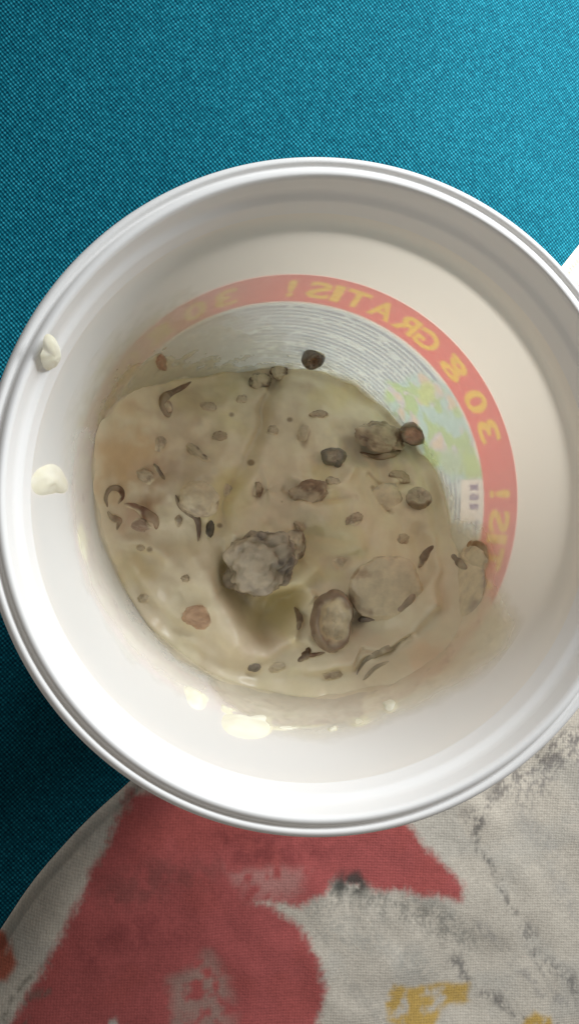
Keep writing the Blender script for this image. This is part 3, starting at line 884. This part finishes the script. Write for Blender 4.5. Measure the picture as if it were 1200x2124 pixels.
# pieces stuck where the pool meets the label
button('small round dark brown mushroom button stuck to the wall above the pool', 648, 738, 50, 46, 20, 0.30, DK, (0.22, 0.13, 0.07), 3, 0.3, 0.4, 0.3, True, wob=0.05)
button('small mushroom button with brown rim and pink middle, beside the blue-green picture', 860, 898, 60, 50, -15, 0.26, (0.13, 0.085, 0.05), PK, 5, 0.45, 0.28, 0.3, True, wob=0.06)
lump('dark brown lumpy mushroom bit at the pool edge under the fine print', 538, 795, 52, 40, 35, 0.26, (0.24, 0.16, 0.10), DK, 11, 0.22, 0.3)
lump('reddish brown mushroom nub touching the dark lumpy bit', 578, 770, 36, 36, 0, 0.22, (0.22, 0.11, 0.06), DK, 12, 0.2, 0.3)
lump('tiny reddish brown mushroom crumb alone on the smeared wall', 333, 751, 24, 34, 10, 0.12, (0.42, 0.20, 0.12), (0.26, 0.12, 0.07), 13, 0.15, 0.35, True, coat=0.12)
# left half of the pool
sliver('dark brown hooked mushroom sliver below the lone crumb', [(396, 792), (372, 806), (344, 822), (334, 840), (348, 862), (356, 848)], 15, 0.09, (0.16, 0.09, 0.05), 21, BR)
lump('pinkish tan mushroom bit inside the hooked sliver', 347, 842, 24, 30, 20, 0.10, (0.42, 0.27, 0.18), TAN, 14, 0.15, 0.4)
lump('long dark brown mushroom bit in the upper pool', 405, 940, 74, 24, -42, 0.14, (0.12, 0.075, 0.05), DK, 15, 0.25, 0.35)
sliver('thin straight dark sliver near the long brown bit', [(318, 962), (330, 978), (342, 996)], 11, 0.07, (0.12, 0.075, 0.045), 22, DK)
sliver('small brown mushroom loop against the tub wall', [(222, 1052), (218, 1030), (228, 1014), (246, 1014), (252, 1030), (244, 1046)], 13, 0.09, (0.20, 0.10, 0.055), 23, (0.12, 0.06, 0.035))
sliver('grey brown curl below the small loop', [(222, 1060), (232, 1074), (246, 1080), (242, 1100)], 14, 0.08, (0.22, 0.16, 0.10), 28, TAN)
sliver('reddish brown bent mushroom strip beside the small loop', [(256, 1046), (282, 1052), (306, 1068), (322, 1080), (324, 1098)], 20, 0.10, (0.22, 0.115, 0.065), 24, (0.34, 0.20, 0.13))
lump('pink brown mushroom crumb under the bent strip', 290, 1088, 50, 26, -15, 0.08, (0.48, 0.35, 0.26), (0.36, 0.22, 0.15), 16, 0.2, 0.4, coat=0.12)
lump('rounded cream-coated mushroom lump with dark underside', 412, 1036, 84, 76, 0, 0.34, (0.68, 0.58, 0.41), (0.44, 0.36, 0.26), 17, 0.12, 0.35)
sliver('dark crooked mushroom edge under the coated lump', [(364, 1026), (372, 1046), (392, 1062), (408, 1074), (412, 1100), (410, 1126)], 14, 0.10, (0.13, 0.09, 0.06), 25, (0.20, 0.14, 0.10), lift=0.12)
sliver('short grey brown sliver beside the crooked edge', [(370, 1068), (370, 1094)], 15, 0.08, (0.20, 0.14, 0.10), 26, TAN)
lump('nearly black mushroom seed-shaped bit beside the crooked edge', 434, 1098, 19, 38, -8, 0.14, (0.06, 0.045, 0.025), (0.025, 0.018, 0.012), 18, 0.1, 0.3, coat=0.12)
lump('pinkish tan oval mushroom bit on the smooth lower cream', 418, 1280, 76, 46, -6, 0.15, (0.58, 0.36, 0.22), (0.38, 0.21, 0.12), 19, 0.16, 0.42, coat=0.12)
# middle
lump('large wrinkled grey mushroom cap above the hollow', 540, 1168, 150, 128, 25, 0.50, (0.50, 0.43, 0.34), (0.10, 0.08, 0.06), 31, 0.24, 0.42, name='wrinkled_mushroom', freq=2.0, coat=0.30, fine_=0.14)
button('pale oval mushroom slice leaning on the grey cap', 608, 1142, 52, 78, -8, 0.16, (0.20, 0.14, 0.085), (0.80, 0.71, 0.53), 32, 0.5, 0.18, -0.15, arc=(-80, 120))
button('greyish mauve mushroom cup with pale hollow middle', 684, 1288, 92, 122, -12, 0.34, (0.25, 0.17, 0.12), (0.82, 0.71, 0.50), 33, 0.65, 0.22, 0.3, name='mushroom_cup', wob=0.12)
sliver('black brown torn skin along the mauve cup', [(648, 1302), (654, 1318), (664, 1326)], 13, 0.10, DK, 34, (0.10, 0.06, 0.04), lift=0.22)
lump('dark blob under the lower rim of the mauve cup', 705, 1332, 34, 22, 10, 0.16, (0.16, 0.12, 0.085), DK, 35, 0.15, 0.25)
lump('broad pale cream-coated mushroom slice beside the mauve cup', 795, 1218, 150, 128, 15, 0.32, (0.74, 0.63, 0.44), (0.46, 0.35, 0.23), 36, 0.10, 0.42, name='mushroom_slice', flat=0.8)
sliver('brown skin edging the broad pale slice', [(800, 1272), (830, 1262), (852, 1240), (856, 1215)], 15, 0.10, (0.22, 0.15, 0.11), 37, (0.34, 0.25, 0.20), lift=0.05)
lump('small grey stub between mauve cup and broad slice', 762, 1282, 40, 18, 8, 0.12, (0.25, 0.20, 0.16), (0.12, 0.09, 0.07), 38, 0.15, 0.3, coat=0.12)
sliver('brown pointed strip under the little leaf-like bit', [(612, 1262), (622, 1285), (618, 1310)], 13, 0.10, (0.17, 0.11, 0.07), 39, (0.26, 0.18, 0.12), lift=0.1)
sliver('small dark leaf-like brown bit below the mauve cup', [(618, 1372), (634, 1360), (642, 1342)], 16, 0.08, (0.10, 0.055, 0.025), 40, (0.17, 0.09, 0.04), lift=0.08)
sliver('thin rusty stalk of the leaf-like bit', [(636, 1362), (655, 1358), (674, 1354)], 8, 0.05, (0.24, 0.13, 0.06), 41, BR, lift=0.08)
# right half
lump('grey brown mushroom chunk at the pool edge near the picture', 788, 908, 104, 66, -12, 0.28, (0.46, 0.37, 0.25), (0.20, 0.14, 0.09), 42, 0.2, 0.36, coat=0.3)
sliver('dark red brown streak on the grey brown chunk', [(752, 922), (775, 918), (800, 922)], 15, 0.09, (0.16, 0.075, 0.055), 43, (0.24, 0.12, 0.09), lift=0.24)
sliver('brown lower edge of the grey brown chunk', [(745, 938), (780, 948), (815, 942), (832, 928)], 13, 0.09, (0.17, 0.115, 0.06), 44, (0.25, 0.17, 0.09), lift=0.12)
button('small greenish grey mushroom curl in mid pool', 690, 948, 54, 40, 5, 0.15, (0.15, 0.145, 0.115), (0.40, 0.36, 0.28), 45, 0.5, 0.32, 0.3, wob=0.15)
lump('tiny dark nub on the greenish grey curl', 700, 962, 17, 18, 0, 0.12, (0.12, 0.11, 0.085), (0.06, 0.055, 0.04), 46, 0.1, 0.2, coat=0.12)
button('half-sunk mushroom slice with brown lower rim near the wall', 866, 1036, 54, 50, 0, 0.16, (0.24, 0.165, 0.095), (0.52, 0.45, 0.33), 47, 0.4, 0.25, 0.3, arc=(190, 350))
lump('small coated mushroom lump left of the half-sunk slice', 800, 1032, 70, 62, 20, 0.20, (0.60, 0.53, 0.40), (0.48, 0.41, 0.31), 48, 0.12, 0.4)
sliver('narrow brown mushroom sliver pointing at the code box', [(868, 1178), (880, 1155), (898, 1132)], 19, 0.10, (0.20, 0.125, 0.075), 49, (0.29, 0.20, 0.13))
lump('smooth grey mushroom slab resting against the smeared wall', 956, 1214, 104, 156, -12, 0.22, (0.66, 0.58, 0.46), (0.50, 0.42, 0.33), 50, 0.08, 0.35, True, flat=0.8)
sliver('grey brown crease of mushroom skin on the smooth slab', [(938, 1150), (958, 1168), (978, 1184)], 16, 0.08, (0.25, 0.20, 0.16), 51, (0.34, 0.28, 0.22), True, lift=0.30)
sliver('brown mushroom strip crossing the end of the coral band', [(962, 1138), (982, 1128), (1004, 1138), (1016, 1162)], 16, 0.09, (0.26, 0.14, 0.06), 52, (0.36, 0.21, 0.10), True, lift=0.06)
lump('coated mushroom lump above the smooth slab', 984, 1158, 60, 50, -30, 0.18, (0.62, 0.54, 0.40), (0.50, 0.42, 0.30), 57, 0.1, 0.35, True)
sliver('long grey streak of mushroom skin in the lower pool', [(738, 1402), (758, 1372), (790, 1352), (826, 1336), (852, 1316)], 13, 0.05, (0.32, 0.27, 0.19), 53, (0.44, 0.38, 0.27), lift=0.03)
sliver('short grey streak beside the long grey one', [(752, 1412), (778, 1386), (806, 1372)], 10, 0.05, (0.34, 0.28, 0.20), 54, (0.46, 0.39, 0.28), lift=0.03)
lump('grey fleck at the lower pool edge, upper of two', 527, 1384, 27, 20, 0, 0.09, (0.26, 0.22, 0.18), (0.14, 0.115, 0.09), 55, 0.15, 0.3, coat=0.12)
lump('dark fleck at the lower pool edge, lower of two', 542, 1411, 24, 13, -18, 0.09, (0.20, 0.17, 0.135), (0.10, 0.08, 0.065), 56, 0.15, 0.3, True, coat=0.12)

crumbs = [
    (430, 845, 40, 26, 20, 'half-sunk crumb beside the hooked sliver, towards the furrow'), (330, 920, 34, 26, 60, 'half-sunk crumb above the thin straight sliver'),
    (455, 905, 30, 20, 0, 'half-sunk crumb between the long brown bit and the furrow'), (300, 985, 44, 30, -30, 'half-sunk crumb between the straight sliver and the small loop'),
    (470, 1020, 26, 34, 10, 'half-sunk crumb in the furrow beside the coated lump'), (535, 1015, 22, 30, 0, 'faint upright crumb just past the furrow'),
    (565, 895, 24, 34, -20, 'half-sunk crumb on the furrow bank below the lumpy bit'), (628, 905, 26, 44, -10, 'brown upright crumb alone in the upper middle of the pool'),
    (640, 1020, 70, 44, 10, 'broad pale half-sunk lump in the middle of the pool'), (735, 1078, 36, 26, 20, 'brown crumb alone between middle lump and broad slice'),
    (705, 1168, 50, 30, 15, 'faint wide crumb above the mauve cup'), (830, 990, 50, 26, -10, 'flat crumb between the grey brown chunk and the half-sunk slice'),
    (620, 1092, 30, 18, -40, 'slanting crumb just above the pale oval slice'), (690, 1000, 34, 26, 0, 'pale crumb under the greenish grey curl'),
    (385, 1200, 20, 15, 0, 'tiny speck on the smooth lower cream above the tan oval'), (292, 1136, 18, 14, 0, 'tiny speck below the pink brown crumb'),
    (500, 830, 28, 20, 40, 'small crumb beneath the dark lumpy mushroom bit'), (660, 860, 34, 20, 0, 'thin crumb near the upper pool edge under the round button'),
    (835, 1120, 30, 22, 30, 'small crumb above the broad pale slice'), (575, 1385, 34, 20, 10, 'pale crumb between the two flecks and the leaf-like bit'),
    (690, 1400, 40, 22, 0, 'pale crumb below the leaf-like bit near the lower edge'), (300, 1240, 26, 18, 0, 'tiny pale crumb near the lower pool edge by the tan oval')]
for i_, (px, py, a_, b_, dg_, lb_) in enumerate(crumbs):
    lump(lb_, px, py, a_, b_, dg_, 0.13, ((0.52, 0.41, 0.28), (0.60, 0.50, 0.36), (0.36, 0.25, 0.16))[i_ % 3], ((0.34, 0.255, 0.17), (0.46, 0.37, 0.26), (0.22, 0.145, 0.09))[i_ % 3], 80 + i_, 0.24, 0.44,
         name='mushroom_crumb', group='half-sunk crumbs in the cream', coat=0.5)

# ---- thick dabs of cream on the wall, out of the pool
CREAM_HI, CREAM_LO = (0.88, 0.86, 0.74), (0.82, 0.79, 0.62)
GC = 'cream dabs on the tub wall'
def dab(label, px, py, wpx, hpx, deg, thick, seed, rough=0.2):
    """a smear of cream with a ragged outline that thins out onto the wall"""
    P = at_wall(px, py); k = PXCM(P); ax = frame_at(P, True)
    nu_, nv_ = 120, 30
    t = np.linspace(0, 2 * math.pi, nu_, endpoint=False); r = np.linspace(0.01, 1.0, nv_)
    Tt, Rr = np.meshgrid(t, r, indexing='ij')
    o = 1 + (0.30 + 0.8 * rough) * fbm(np.cos(Tt) * 1.0 + seed, np.sin(Tt) * 1.0, seed * 1.7, 1)
    V = np.stack([Rr * o * np.cos(Tt) * wpx / 2 / k, Rr * o * np.sin(Tt) * hpx / 2 / k, 0 * Rr], -1).reshape(-1, 3)
    V = wall_map(spin(V, deg), P, ax, k)
    Q = P + V[:, :1] * ax[0] + V[:, 1:2] * ax[1]
    hh = thick * 0.75 * (1 - Rr ** 2).clip(0) ** 1.0 * (1 + 0.22 * fbm(Rr * np.cos(Tt) * 1.6 + seed, Rr * np.sin(Tt) * 1.6, seed, 2)) - 0.01
    a = np.arctan2(Q[:, 1], Q[:, 0]); rad_ = wall_r(Q[:, 2]) - hh.ravel()
    Q = np.stack([np.cos(a) * rad_, np.sin(a) * rad_, Q[:, 2] + 0.25 * hh.ravel()], -1)
    m_ = np.clip(0.5 + 0.6 * fbm(Rr * np.cos(Tt) * 2 + seed, Rr * np.sin(Tt) * 2, 3.0, 2), 0, 1).reshape(-1, 1)
    cl = np.array(CREAM_LO) * (1 - m_) + np.array(CREAM_HI) * m_
    return finish('cream_dab', Q - P, grid_faces(nu_, nv_, True), P, (np.array([1.0, 0, 0]), np.array([0, 1.0, 0]), np.array([0, 0, 1.0])), cl, label, 'cream', GC, MAT_SAUCE)
dab('upper of two rounded cream dabs just inside the rim', 108, 738, 44, 62, 12, 0.10, 61, 0.5)
dab('lower of two rounded cream dabs, with a sagging tail', 104, 1000, 62, 80, 25, 0.11, 62, 0.5)
dab('widest pale yellow cream dab on the lower wall', 515, 1497, 125, 40, -4, 0.13, 63, 0.7)
dab('long thin tail of cream trailing from the widest dab', 612, 1510, 100, 15, 2, 0.05, 64, 0.7)
dab('cream dab up the wall beside the widest dab', 412, 1447, 66, 40, -35, 0.14, 65, 0.3)
dab('small white cream dab where the smear ends', 806, 1464, 34, 24, 20, 0.10, 66, 0.25)
dab('tiny white cream dot in the middle of the lower smear', 680, 1427, 24, 16, 0, 0.08, 67)
dab('tiny cream dot below the lower smear', 690, 1512, 24, 15, 10, 0.06, 68)
dab('thin cream streak above the widest dab', 470, 1470, 46, 16, -30, 0.05, 69, 0.7)
dab('flat cream patch between the tiny dot and the smear end', 742, 1494, 40, 20, 12, 0.05, 70, 0.7)
dab('flat cream patch just above the long tail', 600, 1484, 36, 14, -8, 0.04, 71, 0.7)
dab('faint cream streak far down the wall beside the lower rounded dab', 172, 1120, 20, 70, 8, 0.04, 72, 0.7)
